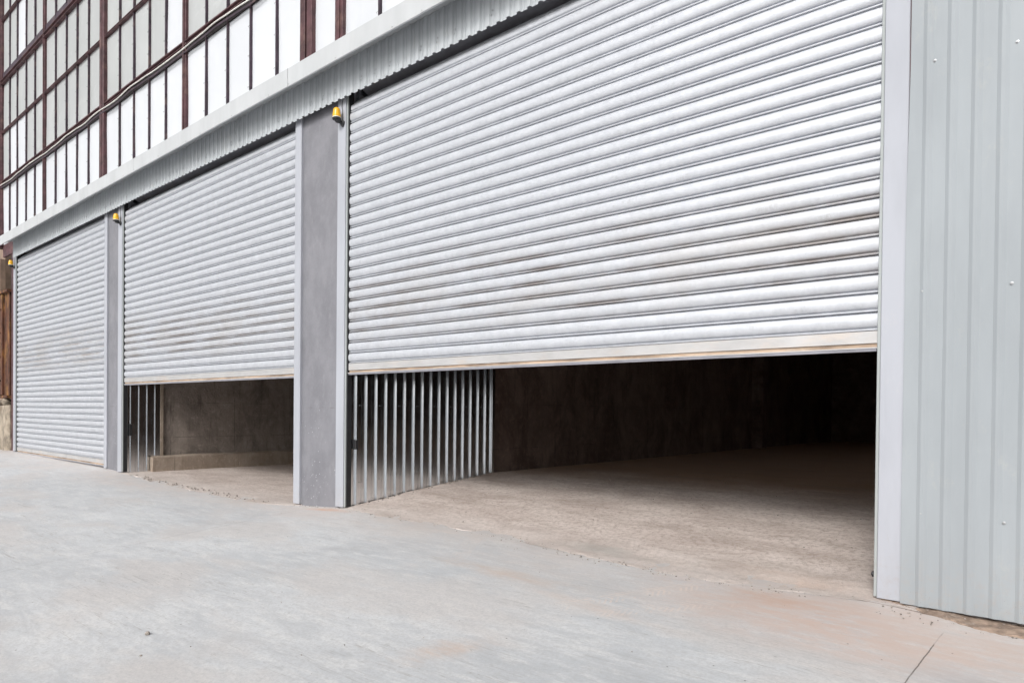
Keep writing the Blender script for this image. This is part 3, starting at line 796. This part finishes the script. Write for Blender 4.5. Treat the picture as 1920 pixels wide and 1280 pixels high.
for i in range(90):
    x = random.uniform(-12.2, -7.4); crumb(x, interp(x, (-12.6, -11.9, -11.2, -9.8, -8, -7.3), (-.03, -.06, -.15, -.22, -.28, -.16)) + random.gauss(.04, .05), random.choice((.006, .008, .012, .016)), -1.13)
for i in range(160):
    x = random.uniform(-.9, 1.5); crumb(x, random.uniform(-.32, .0), random.choice((.002, .003, .004, .006)))
for i in range(120):
    x = random.uniform(-6, -1.2); y = random.uniform(.1, 3.5) ; crumb(x, y, random.choice((.004, .005, .008)), h3(x, y) + .004)
for i in range(60):
    x = random.uniform(-7, 0); y = random.uniform(-3.5, -.2); crumb(x, y, random.choice((.002, .003, .004)))
for i in range(40):
    x = random.uniform(-7.2, -6.2); crumb(x, random.gauss(-.06, .02), random.choice((.004, .006)))
for i in range(50):
    y = random.uniform(.1, 2.3); crumb(-6.19 + random.uniform(0, .06), y, random.choice((.004, .006, .01)), h3(-6, y) + .004)
o = m.build('gravel_crumbs', 'stone_grey', smooth=30); o['kind'] = 'stuff'; o['label'] = 'loose gravel crumbs along the edge of the dirt'; 

# ------------------------------------------------------------------ light
SUN_EL, SUN_AZ = R(37), R(168)      # azimuth measured clockwise from +Y
w = bpy.data.worlds.new('World'); S.world = w; w.use_nodes = True
nt = w.node_tree; bg = nt.nodes['Background']
sky = nt.nodes.new('ShaderNodeTexSky'); sky.sky_type = 'NISHITA'; sky.sun_disc = False
sky.sun_elevation = SUN_EL; sky.sun_rotation = SUN_AZ; sky.air_density = 1.0; sky.dust_density = 4.0; sky.ozone_density = .6
hs = nt.nodes.new('ShaderNodeHueSaturation'); hs.inputs['Saturation'].default_value = .16
nt.links.new(sky.outputs[0], hs.inputs['Color']); nt.links.new(hs.outputs[0], bg.inputs[0])
bg.inputs[1].default_value = .125
ld = bpy.data.lights.new('sun', 'SUN'); ld.energy = 1.25; ld.angle = R(14); ld.color = (1, .97, .93)
lo = bpy.data.objects.new('sun', ld); COL.objects.link(lo)
d = Vector((math.sin(SUN_AZ) * math.cos(SUN_EL), math.cos(SUN_AZ) * math.cos(SUN_EL), math.sin(SUN_EL)))
lo.rotation_euler = d.to_track_quat('Z', 'Y').to_euler(); lo.location = (0, -20, 20)

# ------------------------------------------------------------------ camera
f, yaw, pit, rol, cyp, D = 1267.83, .7024, -.0104, .0100, 784.02, 4.5532
fwd = Vector((-math.sin(yaw), math.cos(yaw), 0)); right = Vector((math.cos(yaw), math.sin(yaw), 0)); up = Vector((0, 0, 1))
f2 = fwd * math.cos(pit) + up * math.sin(pit); u2 = -fwd * math.sin(pit) + up * math.cos(pit)
r3 = right * math.cos(rol) + u2 * math.sin(rol); u3 = -right * math.sin(rol) + u2 * math.cos(rol)
cd = bpy.data.cameras.new('camera'); cam = bpy.data.objects.new('camera', cd); COL.objects.link(cam)
mw = Matrix(((r3.x, u3.x, -f2.x, 0), (r3.y, u3.y, -f2.y, -D), (r3.z, u3.z, -f2.z, 0), (0, 0, 0, 1)))
cam.matrix_world = mw
cd.sensor_width = 36; cd.lens = f / 1920 * 36; cd.shift_y = (cyp - 640) / 1920
cd.clip_start = .05; cd.clip_end = 1500
S.camera = cam
S.view_settings.view_transform = 'Standard'; S.view_settings.look = 'None'; S.view_settings.gamma = 1
S.view_settings.exposure = 0.42
S.cycles.max_bounces = 10; S.cycles.diffuse_bounces = 5
